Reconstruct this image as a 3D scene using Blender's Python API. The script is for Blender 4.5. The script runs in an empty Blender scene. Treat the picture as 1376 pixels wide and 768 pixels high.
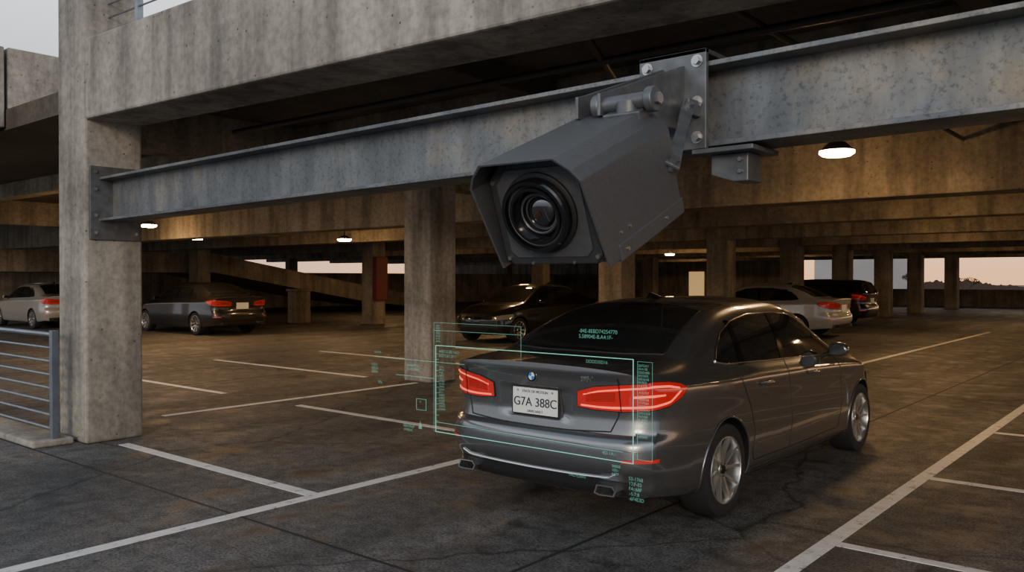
import bpy, bmesh, math, random
import numpy as np
from mathutils import Vector, Matrix
from mathutils.bvhtree import BVHTree
random.seed(7)
S=bpy.context.scene
COL=S.collection
# ------------------------------------------------------------------ helpers
def link(o,parent=None):
    COL.objects.link(o)
    if parent: o.parent=parent
    return o
def empty(name,loc=(0,0,0),rot=(0,0,0),sc=1.0):
    e=bpy.data.objects.new(name,None); e.location=loc; e.rotation_euler=rot
    e.scale=(sc,sc,sc); e.empty_display_size=.2
    return link(e)
def mobj(name,verts,faces,mat=None,parent=None,smooth=False,bev=0,sharp=None):
    me=bpy.data.meshes.new(name); me.from_pydata([tuple(v) for v in verts],[],faces)
    bm=bmesh.new(); bm.from_mesh(me); bmesh.ops.recalc_face_normals(bm,faces=bm.faces); bm.to_mesh(me); bm.free()
    if mat: me.materials.append(mat)
    if smooth:
        for p in me.polygons: p.use_smooth=True
        if sharp: me.set_sharp_from_angle(angle=math.radians(sharp))
    o=bpy.data.objects.new(name,me); link(o,parent)
    if bev:
        m=o.modifiers.new('b','BEVEL'); m.width=bev; m.segments=2; m.limit_method='ANGLE'
    return o
BF=[(0,1,2,3),(4,7,6,5),(0,4,5,1),(1,5,6,2),(2,6,7,3),(3,7,4,0)]
def boxv(x0,x1,y0,y1,z0,z1):
    return [(x0,y0,z0),(x1,y0,z0),(x1,y1,z0),(x0,y1,z0),(x0,y0,z1),(x1,y0,z1),(x1,y1,z1),(x0,y1,z1)]
def box(name,x0,x1,y0,y1,z0,z1,mat,parent=None,bev=0.0):
    return mobj(name,boxv(x0,x1,y0,y1,z0,z1),BF,mat,parent,bev=bev)
def sbox(name,x0,x1,y0,y1,zb0,zb1,zt0,zt1,mat,parent=None,bev=0):
    v=[(x0,y0,zb0),(x1,y0,zb1),(x1,y1,zb1),(x0,y1,zb0),(x0,y0,zt0),(x1,y0,zt1),(x1,y1,zt1),(x0,y1,zt0)]
    return mobj(name,v,BF,mat,parent,bev=bev)
def multibox(name,boxes,mat,parent=None,bev=0):
    V=[];F=[]
    for b in boxes:
        n=len(V); V+=boxv(*b); F+=[tuple(i+n for i in f) for f in BF]
    return mobj(name,V,F,mat,parent,bev=bev)
def cyl(name,p0,p1,r,mat,parent=None,seg=24,r2=None,bev=0):
    p0=Vector(p0);p1=Vector(p1);d=(p1-p0).normalized()
    a=d.orthogonal().normalized(); b=d.cross(a); r2=r if r2 is None else r2
    V=[];F=[]
    for p,rr in((p0,r),(p1,r2)):
        for i in range(seg):
            t=2*math.pi*i/seg; V.append(p+a*math.cos(t)*rr+b*math.sin(t)*rr)
    for i in range(seg):
        j=(i+1)%seg; F.append((i,j,seg+j,seg+i))
    F.append(tuple(range(seg))); F.append(tuple(range(2*seg-1,seg-1,-1)))
    return mobj(name,V,F,mat,parent,smooth=True,bev=bev,sharp=40)
def lathe(name,prof,mat,parent=None,axis='X',seg=48,origin=(0,0,0),close=False):
    V=[];F=[];n=len(prof)
    for i in range(seg):
        t=2*math.pi*i/seg;c,s=math.cos(t),math.sin(t)
        for a,r in prof:
            if axis=='X': v=(a,r*c,r*s)
            elif axis=='Y': v=(r*c,a,r*s)
            else: v=(r*c,r*s,a)
            V.append((v[0]+origin[0],v[1]+origin[1],v[2]+origin[2]))
    for i in range(seg):
        j=(i+1)%seg
        for k in range(n-1 if not close else n):
            k2=(k+1)%n
            F.append((i*n+k,i*n+k2,j*n+k2,j*n+k))
    return mobj(name,V,F,mat,parent,smooth=True,sharp=35)
def tube(name,pts,r,mat,parent=None,cyclic=False):
    c=bpy.data.curves.new(name,'CURVE'); c.dimensions='3D'; c.bevel_depth=r; c.bevel_resolution=1
    s=c.splines.new('POLY'); s.points.add(len(pts)-1)
    for i,p in enumerate(pts): s.points[i].co=(p[0],p[1],p[2],1)
    s.use_cyclic_u=cyclic; c.materials.append(mat); c.use_fill_caps=True
    return link(bpy.data.objects.new(name,c),parent)
def text(name,body,size,loc,mat,parent=None,rot=(math.pi/2,0,0),ext=.0008,align='LEFT'):
    c=bpy.data.curves.new(name,'FONT'); c.body=body; c.size=size; c.extrude=ext; c.align_x=align
    c.materials.append(mat); o=bpy.data.objects.new(name,c); o.location=loc; o.rotation_euler=rot
    return link(o,parent)
def extrude_poly(name,poly,fn0,fn1,mat,parent=None,bev=0):
    V=[fn0(p) for p in poly]+[fn1(p) for p in poly]; n=len(poly)
    F=[tuple(range(n)),tuple(range(2*n-1,n-1,-1))]+[(i,(i+1)%n,n+(i+1)%n,n+i) for i in range(n)]
    return mobj(name,V,F,mat,parent,bev=bev)
# ------------------------------------------------------------------ materials
def newmat(name):
    m=bpy.data.materials.new(name); m.use_nodes=True
    nt=m.node_tree; return m,nt,nt.nodes['Principled BSDF']
def pm(name,col,rough=.5,metal=0,coat=0,emis=None,es=0,noise=0,nscale=20,spec=None,bump=0):
    m,nt,b=newmat(name)
    b.inputs['Base Color'].default_value=(*col,1); b.inputs['Roughness'].default_value=rough
    b.inputs['Metallic'].default_value=metal; b.inputs['Coat Weight'].default_value=coat
    b.inputs['Coat Roughness'].default_value=.04
    if spec is not None: b.inputs['Specular IOR Level'].default_value=spec
    if emis: b.inputs['Emission Color'].default_value=(*emis,1); b.inputs['Emission Strength'].default_value=es
    if noise:
        tc=nt.nodes.new('ShaderNodeTexCoord'); n=nt.nodes.new('ShaderNodeTexNoise'); n.inputs['Scale'].default_value=nscale
        n.inputs['Detail'].default_value=6
        r=nt.nodes.new('ShaderNodeValToRGB'); r.color_ramp.elements[0].position=.3; r.color_ramp.elements[1].position=.7
        r.color_ramp.elements[0].color=(*[c*(1-noise) for c in col],1); r.color_ramp.elements[1].color=(*[min(1,c*(1+noise)) for c in col],1)
        nt.links.new(tc.outputs['Object'],n.inputs['Vector']); nt.links.new(n.outputs['Fac'],r.inputs['Fac']); nt.links.new(r.outputs['Color'],b.inputs['Base Color'])
        if bump:
            bp=nt.nodes.new('ShaderNodeBump'); bp.inputs['Strength'].default_value=bump; bp.inputs['Distance'].default_value=.01
            nt.links.new(n.outputs['Fac'],bp.inputs['Height']); nt.links.new(bp.outputs['Normal'],b.inputs['Normal'])
    return m
def N(nt,t,**k):
    n=nt.nodes.new(t)
    for a,v in k.items(): setattr(n,a,v)
    return n
def noise(nt,vec,scale,detail=6,rough=.55,mapping=None):
    n=N(nt,'ShaderNodeTexNoise'); n.inputs['Scale'].default_value=scale; n.inputs['Detail'].default_value=detail; n.inputs['Roughness'].default_value=rough
    if mapping:
        mp=N(nt,'ShaderNodeMapping'); mp.inputs['Scale'].default_value=mapping; nt.links.new(vec,mp.inputs['Vector']); vec=mp.outputs['Vector']
    nt.links.new(vec,n.inputs['Vector']); return n.outputs['Fac']
def ramp(nt,fac,stops):
    r=N(nt,'ShaderNodeValToRGB'); e=r.color_ramp.elements
    while len(e)<len(stops): e.new(.5)
    for i,(p,c) in enumerate(stops):
        e[i].position=p; e[i].color=(c,c,c,1) if not isinstance(c,tuple) else (*c,1)
    nt.links.new(fac,r.inputs['Fac']); return r.outputs['Color']
def mixc(nt,a,b,fac,mode='MULTIPLY'):
    m=N(nt,'ShaderNodeMix',data_type='RGBA',blend_type=mode)
    if isinstance(fac,float): m.inputs[0].default_value=fac
    else: nt.links.new(fac,m.inputs[0])
    for s,i in((a,6),(b,7)):
        if isinstance(s,tuple): m.inputs[i].default_value=(*s,1)
        else: nt.links.new(s,m.inputs[i])
    return m.outputs[2]
def concrete(name,c0,c1,streak=.6,rough=.85,pits=True,bump=.35):
    m,nt,b=newmat(name); tc=N(nt,'ShaderNodeTexCoord'); v=tc.outputs['Object']
    big=noise(nt,v,.9,8,.6); base=ramp(nt,big,[(.32,c0),(.68,c1)])
    fine=noise(nt,v,14,8,.7); base=mixc(nt,base,ramp(nt,fine,[(.3,.58),(.6,1.0)]),1.0)
    st=noise(nt,v,1.0,6,.6,(3.2,3.2,.28)); base=mixc(nt,base,ramp(nt,st,[(.36,.38),(.56,1.0)]),streak)
    h=fine
    if pits:
        vo=N(nt,'ShaderNodeTexVoronoi'); vo.inputs['Scale'].default_value=11; nt.links.new(v,vo.inputs['Vector'])
        p=ramp(nt,vo.outputs['Distance'],[(.06,.22),(.15,1.0)])
        msk=noise(nt,v,2.3,4,.7); mk=ramp(nt,msk,[(.46,0.0),(.54,1.0)])
        base=mixc(nt,base,p,mk)
    nt.links.new(base,b.inputs['Base Color']); b.inputs['Roughness'].default_value=rough
    bp=N(nt,'ShaderNodeBump'); bp.inputs['Strength'].default_value=bump; bp.inputs['Distance'].default_value=.01
    nt.links.new(h,bp.inputs['Height']); nt.links.new(bp.outputs['Normal'],b.inputs['Normal'])
    return m
M={}
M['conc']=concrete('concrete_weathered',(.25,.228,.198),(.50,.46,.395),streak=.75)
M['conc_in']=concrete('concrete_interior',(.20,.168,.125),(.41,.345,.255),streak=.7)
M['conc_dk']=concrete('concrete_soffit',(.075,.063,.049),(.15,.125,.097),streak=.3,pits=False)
# floor
def floor_mat():
    m,nt,b=newmat('worn_asphalt_floor'); tc=N(nt,'ShaderNodeTexCoord'); v=tc.outputs['Object']
    big=noise(nt,v,.35,8,.62); base=ramp(nt,big,[(.3,(.098,.095,.092)),(.5,(.145,.139,.132)),(.72,(.20,.189,.174))])
    tracks=noise(nt,v,1.0,5,.6,(1.6,.12,1)); base=mixc(nt,base,ramp(nt,tracks,[(.35,.55),(.65,1.15)]),.9)
    gr=noise(nt,v,55,4,.8); base=mixc(nt,base,ramp(nt,gr,[(.38,.22),(.58,1.4)]),1.0)
    g2=noise(nt,v,7,6,.7); base=mixc(nt,base,ramp(nt,g2,[(.38,.62),(.58,1.1)]),1.0)
    sp=noise(nt,v,2.1,4,.6); base=mixc(nt,base,ramp(nt,sp,[(.33,.45),(.42,1.0)]),.8)
    s3=noise(nt,v,9,3,.5); base=mixc(nt,base,ramp(nt,s3,[(.27,.25),(.30,1.0)]),.9)
    vo=N(nt,'ShaderNodeTexVoronoi',feature='DISTANCE_TO_EDGE'); vo.inputs['Scale'].default_value=.42
    w=N(nt,'ShaderNodeMix',data_type='VECTOR'); nn=N(nt,'ShaderNodeTexNoise'); nn.inputs['Scale'].default_value=1.5; nn.inputs['Detail'].default_value=8
    nt.links.new(v,nn.inputs['Vector']); w.inputs[0].default_value=.35; nt.links.new(v,w.inputs[4]); nt.links.new(nn.outputs['Color'],w.inputs[5])
    nt.links.new(w.outputs[1],vo.inputs['Vector'])
    base=mixc(nt,base,ramp(nt,vo.outputs['Distance'],[(.0,.30),(.007,1.0)]),.9)
    nt.links.new(base,b.inputs['Base Color'])
    rr=ramp(nt,sp,[(.34,.36),(.50,.70)]); nt.links.new(rr,b.inputs['Roughness']); b.inputs['Specular IOR Level'].default_value=.4
    bp=N(nt,'ShaderNodeBump'); bp.inputs['Strength'].default_value=.8; bp.inputs['Distance'].default_value=.012
    nt.links.new(gr,bp.inputs['Height']); nt.links.new(bp.outputs['Normal'],b.inputs['Normal'])
    return m
M['floor']=floor_mat()
def paint_line_mat():
    m,nt,b=newmat('worn_white_line_paint'); tc=N(nt,'ShaderNodeTexCoord'); v=tc.outputs['Object']
    a=noise(nt,v,9,8,.75); base=ramp(nt,a,[(.34,(.16,.15,.14)),(.42,(.66,.64,.61)),(.7,(.84,.82,.79))])
    nt.links.new(base,b.inputs['Base Color']); b.inputs['Roughness'].default_value=.7
    return m
M['line']=paint_line_mat()
def steel_mat():
    m,nt,b=newmat('galvanised_steel'); tc=N(nt,'ShaderNodeTexCoord'); v=tc.outputs['Object']
    a=noise(nt,v,.62,8,.62); base=ramp(nt,a,[(.36,(.13,.14,.15)),(.48,(.19,.20,.21)),(.54,(.26,.245,.22)),(.64,(.42,.33,.21))])  # tan stops paint the warm golden light on the beam into its colour
    f=noise(nt,v,38,6,.75); base=mixc(nt,base,ramp(nt,f,[(.36,.40),(.48,1.0)]),.7)
    s=noise(nt,v,2,5,.6,(3,3,.5)); base=mixc(nt,base,ramp(nt,s,[(.4,.6),(.6,1.0)]),.7)
    nt.links.new(base,b.inputs['Base Color']); b.inputs['Metallic'].default_value=.45
    nt.links.new(ramp(nt,a,[(.3,.55),(.7,.38)]),b.inputs['Roughness'])
    bp=N(nt,'ShaderNodeBump'); bp.inputs['Strength'].default_value=.1; bp.inputs['Distance'].default_value=.004
    nt.links.new(f,bp.inputs['Height']); nt.links.new(bp.outputs['Normal'],b.inputs['Normal'])
    return m
M['steel']=steel_mat()
M['plate']=pm('bracket_steel',(.135,.14,.146),.45,.5,noise=.25,nscale=12)
M['bolt']=pm('zinc_bolt',(.42,.42,.42),.3,.9)
M['cam']=pm('camera_housing_paint',(.095,.097,.102),.42,.3,noise=.10,nscale=60)
M['cam_dk']=pm('camera_face_paint',(.05,.051,.054),.45,.3,noise=.15,nscale=25)
M['black']=pm('black_rubber',(.012,.012,.013),.6)
M['gloss']=pm('gloss_black',(.006,.006,.007),.12,coat=.6)
M['lens']=pm('lens_glass',(.01,.008,.012),.03,coat=1,spec=1.0)
M['lenswarm']=pm('lens_coating',(.16,.05,.02),.08,.8,coat=1)
M['chrome']=pm('chrome',(.75,.74,.72),.12,1)
M['rim']=pm('alloy_wheel_silver',(.55,.54,.52),.25,.85)
M['disc']=pm('brake_disc_metal',(.12,.12,.12),.4,.8)
M['tire']=pm('tyre_rubber',(.018,.018,.018),.75,noise=.2,nscale=40)
M['glass']=pm('tinted_car_glass',(.016,.017,.017),.03,coat=1,spec=.9)
M['trimblk']=pm('black_plastic_trim',(.02,.02,.021),.45)
M['redbase']=pm('tail_lamp_red_lens',(.40,.010,.008),.10,coat=1,emis=(1,.025,.015),es=.25)
M['redoff']=pm('tail_lamp_red_lens_unlit',(.36,.02,.012),.15,coat=1,emis=(1,.05,.02),es=.04)  # lamps are off; a faint painted-in glow lifts the red
M['redlit']=pm('tail_lamp_led_strip',(.8,.08,.05),.3,emis=(1,.13,.08),es=1.5)
M['reflector']=pm('red_reflector',(.5,.02,.015),.2,coat=1,emis=(1,.04,.03),es=.15)  # slight emission paints in the shine of a passive reflector
M['platewhite']=pm('licence_plate_white',(.82,.83,.78),.4,noise=.05,nscale=40)
M['platetxt']=pm('licence_plate_characters',(.03,.035,.06),.5)
M['blue']=pm('emblem_blue',(.03,.20,.55),.3,coat=1)
M['white']=pm('emblem_white',(.8,.8,.82),.3,coat=1)
M['headlamp']=pm('headlamp_lens',(.35,.36,.38),.08,.4,coat=1)
M['rail']=pm('galvanised_railing',(.20,.23,.27),.4,.6,noise=.15,nscale=10)
M['redsign']=pm('red_painted_cabinet',(.16,.018,.012),.5)
M['door']=pm('yellow_self_lit_door',(.62,.42,.20),.5,emis=(1,.62,.25),es=.5)  # emission stands in for the warm light falling on this door
def emat(name,col,st):
    m,nt,b=newmat(name); nt.nodes.remove(b); e=N(nt,'ShaderNodeEmission'); e.inputs[0].default_value=(*col,1); e.inputs[1].default_value=st
    nt.links.new(e.outputs[0],nt.nodes['Material Output'].inputs[0]); return m
M['lamp']=emat('lamp_diffuser_warm',(1,.60,.26),150)
def holo(name,st,tr):
    m,nt,b=newmat(name); nt.nodes.remove(b); e=N(nt,'ShaderNodeEmission'); e.inputs[0].default_value=(.30,.88,.68,1); e.inputs[1].default_value=st
    t=N(nt,'ShaderNodeBsdfTransparent'); mx=N(nt,'ShaderNodeMixShader'); mx.inputs[0].default_value=tr
    nt.links.new(t.outputs[0],mx.inputs[1]); nt.links.new(e.outputs[0],mx.inputs[2]); nt.links.new(mx.outputs[0],nt.nodes['Material Output'].inputs[0]); return m
M['holo']=holo('hologram_line_light',.95,.75); M['holo2']=holo('hologram_text_light',.65,.55)
def paint(name,col,metal=.75,rough=.3):
    m=pm(name,col,rough,metal,coat=1.0); return m
# ------------------------------------------------------------------ car
def pchip(x,y,xq):
    x=np.asarray(x,float);y=np.asarray(y,float);xq=np.asarray(xq,float)
    h=np.diff(x);d=np.diff(y)/h;m=np.zeros(len(x));m[0]=d[0];m[-1]=d[-1]
    for i in range(1,len(x)-1):
        if d[i-1]*d[i]>0:
            w1=2*h[i]+h[i-1];w2=h[i]+2*h[i-1];m[i]=(w1+w2)/(w1/d[i-1]+w2/d[i])
    k=np.clip(np.searchsorted(x,xq)-1,0,len(h)-1);t=(xq-x[k])/h[k]
    return (2*t**3-3*t**2+1)*y[k]+(t**3-2*t**2+t)*h[k]*m[k]+(-2*t**3+3*t**2)*y[k+1]+(t**3-t**2)*h[k]*m[k+1]
L=4.94
YS=[0,.25,.6,1.0,1.5,1.9,2.5,2.95,3.3,3.75,4.3,4.7,4.94]
SED=dict(
 z6=[1.075,1.085,1.085,1.07,1.05,1.03,1.01,1.0,.985,.965,.90,.81,.70],
 w6=[.775,.822,.84,.85,.86,.865,.865,.86,.855,.84,.80,.72,.62],
 z7=[1.095,1.108,1.12,1.21,1.295,1.305,1.295,1.25,1.145,1.015,.94,.85,.735],
 w7=[.71,.765,.79,.785,.77,.765,.76,.76,.78,.79,.74,.66,.56],
 z8=[1.112,1.125,1.145,1.305,1.448,1.48,1.48,1.42,1.25,1.045,.965,.87,.76],
 w8=[.59,.655,.70,.675,.635,.62,.62,.625,.67,.70,.62,.55,.45],
 z9=[1.125,1.138,1.158,1.34,1.50,1.533,1.533,1.475,1.30,1.06,.985,.885,.775],
 w9=[.35,.36,.38,.36,.34,.33,.33,.33,.35,.36,.32,.28,.24],
 z10=[1.13,1.143,1.163,1.35,1.515,1.546,1.546,1.488,1.315,1.07,.99,.89,.78])
SUV={k:list(v) for k,v in SED.items()}
SUV['z6'][:4]=[1.05,1.05,1.05,1.05]; SUV['w6'][:4]=[.83,.85,.855,.86]
SUV['z7'][:7]=[1.28,1.29,1.30,1.31,1.31,1.31,1.30]; SUV['w7'][:4]=[.745,.765,.77,.77]
SUV['z8'][:7]=[1.44,1.48,1.50,1.52,1.53,1.53,1.51]; SUV['w8'][:4]=[.60,.63,.635,.635]
SUV['z9'][:7]=[1.50,1.54,1.56,1.58,1.585,1.585,1.56]; SUV['w9'][:4]=[.33,.34,.34,.34]
SUV['z10'][:7]=[1.51,1.555,1.575,1.595,1.60,1.60,1.575]
YL=[0,.10,.28,.55,1.1,2.0,3.0,4.1,4.6,4.94]
LOW=dict(w=[.862,.888,.910,.924,.937,.925,.925,.937,.90,.80],zb=[.29,.28,.265,.25,.22,.21,.21,.22,.23,.24],
 z5=[.985,.982,.978,.97,.95,.925,.905,.86,.76,.64],z4=[.80,.80,.795,.79,.78,.77,.76,.74,.68,.56],z3=[.58,.58,.58,.58,.58,.56,.56,.56,.54,.46])
def sm(a,b,x):
    t=min(1,max(0,(x-a)/(b-a))); return t*t*(3-2*t)
YRz=[.20,.28,.34,.42,.46,.52,.62,.665,.70,.80,.95,1.04,1.085,1.13,1.6]
YRy=[.16,.12,.075,.05,.012,0,.006,.018,.065,.080,.065,.05,.028,.03,.33]
def off_rear(x,z):
    ax=abs(x)
    o=float(np.interp(z,YRz,YRy))+.05*(ax/.9)**2+.23*(ax/.93)**6
    o+=.022*(1-sm(.24,.29,ax))*sm(.745,.775,z)*(1-sm(.945,.965,z))
    return o
def off_front(x,z):
    ax=abs(x); return -(.10*(ax/.8)**2+.25*(ax/.86)**5)-max(0,z-.62)*.35-max(0,.4-z)*.3
def make_body(tab,hi=True):
    nT=32 if hi else 12; nS=50 if hi else 25
    if hi: yq=np.concatenate([np.linspace(0,.7,24),np.linspace(.7,4.2,64)[1:],np.linspace(4.2,L,18)[1:]])
    else: yq=np.concatenate([np.linspace(0,.7,10),np.linspace(.7,4.2,34)[1:],np.linspace(4.2,L,9)[1:]])
    T={k:pchip(YS,v,yq) for k,v in tab.items()}; Q={k:pchip(YL,v,yq) for k,v in LOW.items()}
    ts=np.concatenate([np.linspace(0,1,nT+1),np.linspace(1,6,nS+1)[1:],np.linspace(6,10,nT+1)[1:]])
    ci=np.arange(12.)
    rings=[]
    for s,y in enumerate(yq):
        w=Q['w'][s];zb=Q['zb'][s]
        z5=min(Q['z5'][s],T['z6'][s]-.03)
        cx=[0,w-.10,w-.035,w,w-.012,w-.022 ,T['w6'][s],T['w7'][s],T['w8'][s],T['w9'][s],0,-T['w9'][s]]
        cz=[zb,zb,zb+.05,Q['z3'][s],Q['z4'][s],z5,T['z6'][s],T['z7'][s],T['z8'][s],T['z9'][s],T['z10'][s],T['z9'][s]]
        X=pchip(ci,cx,ts);Z=pchip(ci,cz,ts)
        X[:nT+1]=np.linspace(0,cx[1],nT+1);Z[:nT+1]=zb
        X[-1]=0
        if s in(0,len(yq)-1):
            u=X[nT+nS:]/X[nT+nS]
            X[:nT+1]=cx[1]*u[::-1]
        rings.append((y,X,Z))
    V=[];F=[]
    def yy(y,x,z):
        wr=max(0,1-y/.6); wf=max(0,1-(L-y)/.75)
        return y+(off_rear(x,z)*wr if wr>0 else 0)+(off_front(x,z)*wf if wf>0 else 0)
    Mn=len(ts);loop=2*Mn-2
    for y,X,Z in rings:
        for i in range(Mn): V.append((X[i],yy(y,X[i],Z[i]),Z[i]))
        for i in range(Mn-2,0,-1): V.append((-X[i],yy(y,X[i],Z[i]),Z[i]))
    for s in range(len(rings)-1):
        for i in range(loop):
            j=(i+1)%loop; F.append((s*loop+i,s*loop+j,(s+1)*loop+j,(s+1)*loop+i))
    for (y,X,Z),fn,base in((rings[0],off_rear,0),(rings[-1],off_front,L)):
        xt=X[nT+nS:];zt=Z[nT+nS:];u=list(xt/xt[0]);U=u+[-a for a in u[-2::-1]];ZT=list(zt)+list(zt[-2::-1])
        st=len(V);nc=len(U);z6=zt[0];zb=Z[nT]
        for i in range(nS+1):
            x=X[nT+i];z=Z[nT+i];sfac=((z-zb)/(z6-zb))**3
            for j in range(nc):
                zz=z+(ZT[j]-z6)*sfac; xx=x*U[j]; V.append((xx,base+fn(xx,zz),zz))
        for i in range(nS):
            for j in range(nc-1):
                a=st+i*nc+j; F.append((a,a+1,a+nc+1,a+nc))
    return V,F
def build_wheel(name,parent,loc,side,big=1.0,hi=True):
    w=bpy.data.objects.new(name,None); w.location=loc; w.rotation_euler=(0,0,0 if side>0 else math.pi); w.scale=(1,big,big); link(w,parent)
    lathe('tyre',[(-.105,.232),(-.122,.29),(-.108,.326),(-.06,.336),(.06,.336),(.108,.326),(.122,.29),(.112,.242),(.108,.236)],M['tire'],w)
    lathe('rim_barrel',[(.108,.243),(.118,.240),(.119,.233),(.108,.227),(.05,.220),(-.10,.22)],M['rim'],w)
    cyl('wheel_back',(-.02,0,0),(-.03,0,0),.222,M['black'],w,seg=40)
    cyl('brake_disc',(.0,0,0),(.012,0,0),.165,M['disc'],w,seg=40)
    V=[];F=[]
    for k in range(5):
        for sgn in(-1,1):
            a0=2*math.pi*k/5+math.pi/2+sgn*.13; a1=2*math.pi*k/5+math.pi/2+sgn*.33
            p0=Vector((0,math.cos(a0)*.045,math.sin(a0)*.045));p1=Vector((0,math.cos(a1)*.232,math.sin(a1)*.232))
            d=(p1-p0).normalized();n=Vector((1,0,0)).cross(d)
            b=len(V)
            for p,wd,xo,th in((p0,.019,.082,.04),(p0.lerp(p1,.5),.015,.094,.035),(p1,.017,.112,.03)):
                for q in((-1,-th),(-.7,0),(.7,0),(1,-th)):
                    V.append(p+n*wd*q[0]+Vector((xo+q[1],0,0)))
            for s in range(2):
                for i in range(4):
                    j=(i+1)%4; F.append((b+s*4+i,b+s*4+j,b+s*4+4+j,b+s*4+4+i))
    mobj('spokes',V,F,M['rim'],w)
    cyl('wheel_hub',(.03,0,0),(.088,0,0),.058,M['rim'],w,seg=30,bev=.004)
    cyl('hub_cap',(.088,0,0),(.093,0,0),.032,M['gloss'],w,seg=24)
    for k in range(5):
        t=2*math.pi*(k+.5)/5+math.pi/2
        cyl('lug_bolt_%d'%(k+1),(.085,math.cos(t)*.046,math.sin(t)*.046),(.091,math.cos(t)*.046,math.sin(t)*.046),.007,M['black'],w,seg=8)
    return w
def build_car(name,loc,rz,pmat,variant='sedan',hi=True,scale=1.0):
    root=empty(name,loc,(0,0,rz),scale)
    V,F=make_body(SUV if variant=='suv' else SED,hi)
    bvh=BVHTree.FromPolygons([Vector(v) for v in V],F)
    me=bpy.data.meshes.new('body_shell'); me.from_pydata(V,[],F)
    bm=bmesh.new();bm.from_mesh(me);bmesh.ops.remove_doubles(bm,verts=bm.verts,dist=2e-4);bmesh.ops.recalc_face_normals(bm,faces=bm.faces);bm.to_mesh(me);bm.free()
    me.materials.append(pmat); me.materials.append(M['black'])
    tmp=bpy.data.objects.new('tmpbody',me); COL.objects.link(tmp)
    WY=(1.125,4.09);WR=.372;WZ=.336
    cut=[]
    for wy in WY:
        for s in(-1,1):
            c=cyl('cut',(s*.60,wy,WZ),(s*1.2,wy,WZ),WR,None,seg=56); cut.append(c)
            md=tmp.modifiers.new('b','BOOLEAN'); md.object=c; md.operation='DIFFERENCE'; md.solver='EXACT'
    dg=bpy.context.evaluated_depsgraph_get(); dg.update()
    me2=bpy.data.meshes.new_from_object(tmp.evaluated_get(dg))
    if len(me2.polygons)<len(me.polygons)*.5: me2=me
    for c in cut: bpy.data.objects.remove(c)
    bpy.data.objects.remove(tmp)
    for p in me2.polygons:
        p.use_smooth=True; c=p.center; p.material_index=0
        for wy in WY:
            if math.hypot(c.y-wy,c.z-WZ)<WR-.0005 and c.z>.2: p.material_index=1
        if c.z<.30 and abs(p.normal.z)>.8: p.material_index=1
    me2.set_sharp_from_angle(angle=math.radians(34)); me2.name='body_shell'
    link(bpy.data.objects.new('body_shell',me2),root)
    red1=M['redbase'] if hi else M['redoff']; red2=M['redlit'] if hi else M['redbase']
    # projections
    def pr_side(s):
        def f(y,z):
            h=bvh.ray_cast(Vector((s*3,y,z)),Vector((-s,0,0))); return h
        return f
    def pr_rear(x,z): return bvh.ray_cast(Vector((x,-3,z)),Vector((0,1,0)))
    def pr_front(x,z): return bvh.ray_cast(Vector((x,9,z)),Vector((0,-1,0)))
    def pr_top(x,y): return bvh.ray_cast(Vector((x,y,4)),Vector((0,0,-1)))
    def pr_rad(s,oy,back=True):
        def f(th,z):
            d=Vector((s*math.sin(th),-math.cos(th) if back else math.cos(th),0)); return bvh.ray_cast(Vector((0,oy,z))+d*4,-d)
        return f
    def hit(h,off,d=None):
        if h[0] is None: return None
        n=h[1]
        c=Vector((0,2.4,.7))
        if n.dot(h[0]-c)<0: n=-n
        return h[0]+n*off
    def rs(poly,n):
        t=np.linspace(0,len(poly)-1,n+1); a=np.array(poly,float)
        return [(np.interp(q,range(len(poly)),a[:,0]),np.interp(q,range(len(poly)),a[:,1])) for q in t]
    def patch(nm,top,bot,proj,mat,off=.003,n=28,m=8):
        A=rs(top,n);B=rs(bot,n);V=[];F=[];ok=True
        for j in range(m+1):
            f=j/m
            for i in range(n+1):
                p=hit(proj(A[i][0]*(1-f)+B[i][0]*f,A[i][1]*(1-f)+B[i][1]*f),off)
                if p is None: p=V[-1] if V else Vector((0,0,.5))
                V.append(p)
        for j in range(m):
            for i in range(n):
                a=j*(n+1)+i;F.append((a,a+1,a+n+2,a+n+1))
        return mobj(nm,V,F,mat,root,smooth=True)
    def pline(nm,poly,proj,r,mat,off=.0,n=40,cyc=False):
        pts=[hit(proj(*q),off) for q in rs(poly,n)]; pts=[p for p in pts if p]
        if len(pts)>2: tube(nm,pts,r,mat,root,cyc)
    suv=variant=='suv'
    # glass
    if not suv:
        patch('rear_window',[(-.565,1.40),(-.3,1.45),(0,1.465),(.3,1.45),(.565,1.40)],[(-.645,.70),(-.34,.645),(0,.63),(.34,.645),(.645,.70)],pr_top,M['glass'],n=30,m=16)
        rw=[(-.645,.70),(-.34,.645),(0,.63),(.34,.645),(.645,.70),(.605,1.05),(.565,1.40),(.3,1.45),(0,1.465),(-.3,1.45),(-.565,1.40),(-.605,1.05),(-.645,.70)]
        pline('rear_window_seal',rw,pr_top,.006,M['trimblk'],n=96)
    else:
        patch('rear_window',[(-.5,1.40),(0,1.43),(.5,1.40)],[(-.66,1.10),(0,1.08),(.66,1.10)],pr_rear,M['glass'],n=24,m=10)
    patch('windshield',[(-.57,2.98),(0,2.90),(.57,2.98)],[(-.70,3.68),(0,3.82),(.70,3.68)],pr_top,M['glass'],n=24,m=14)
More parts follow.
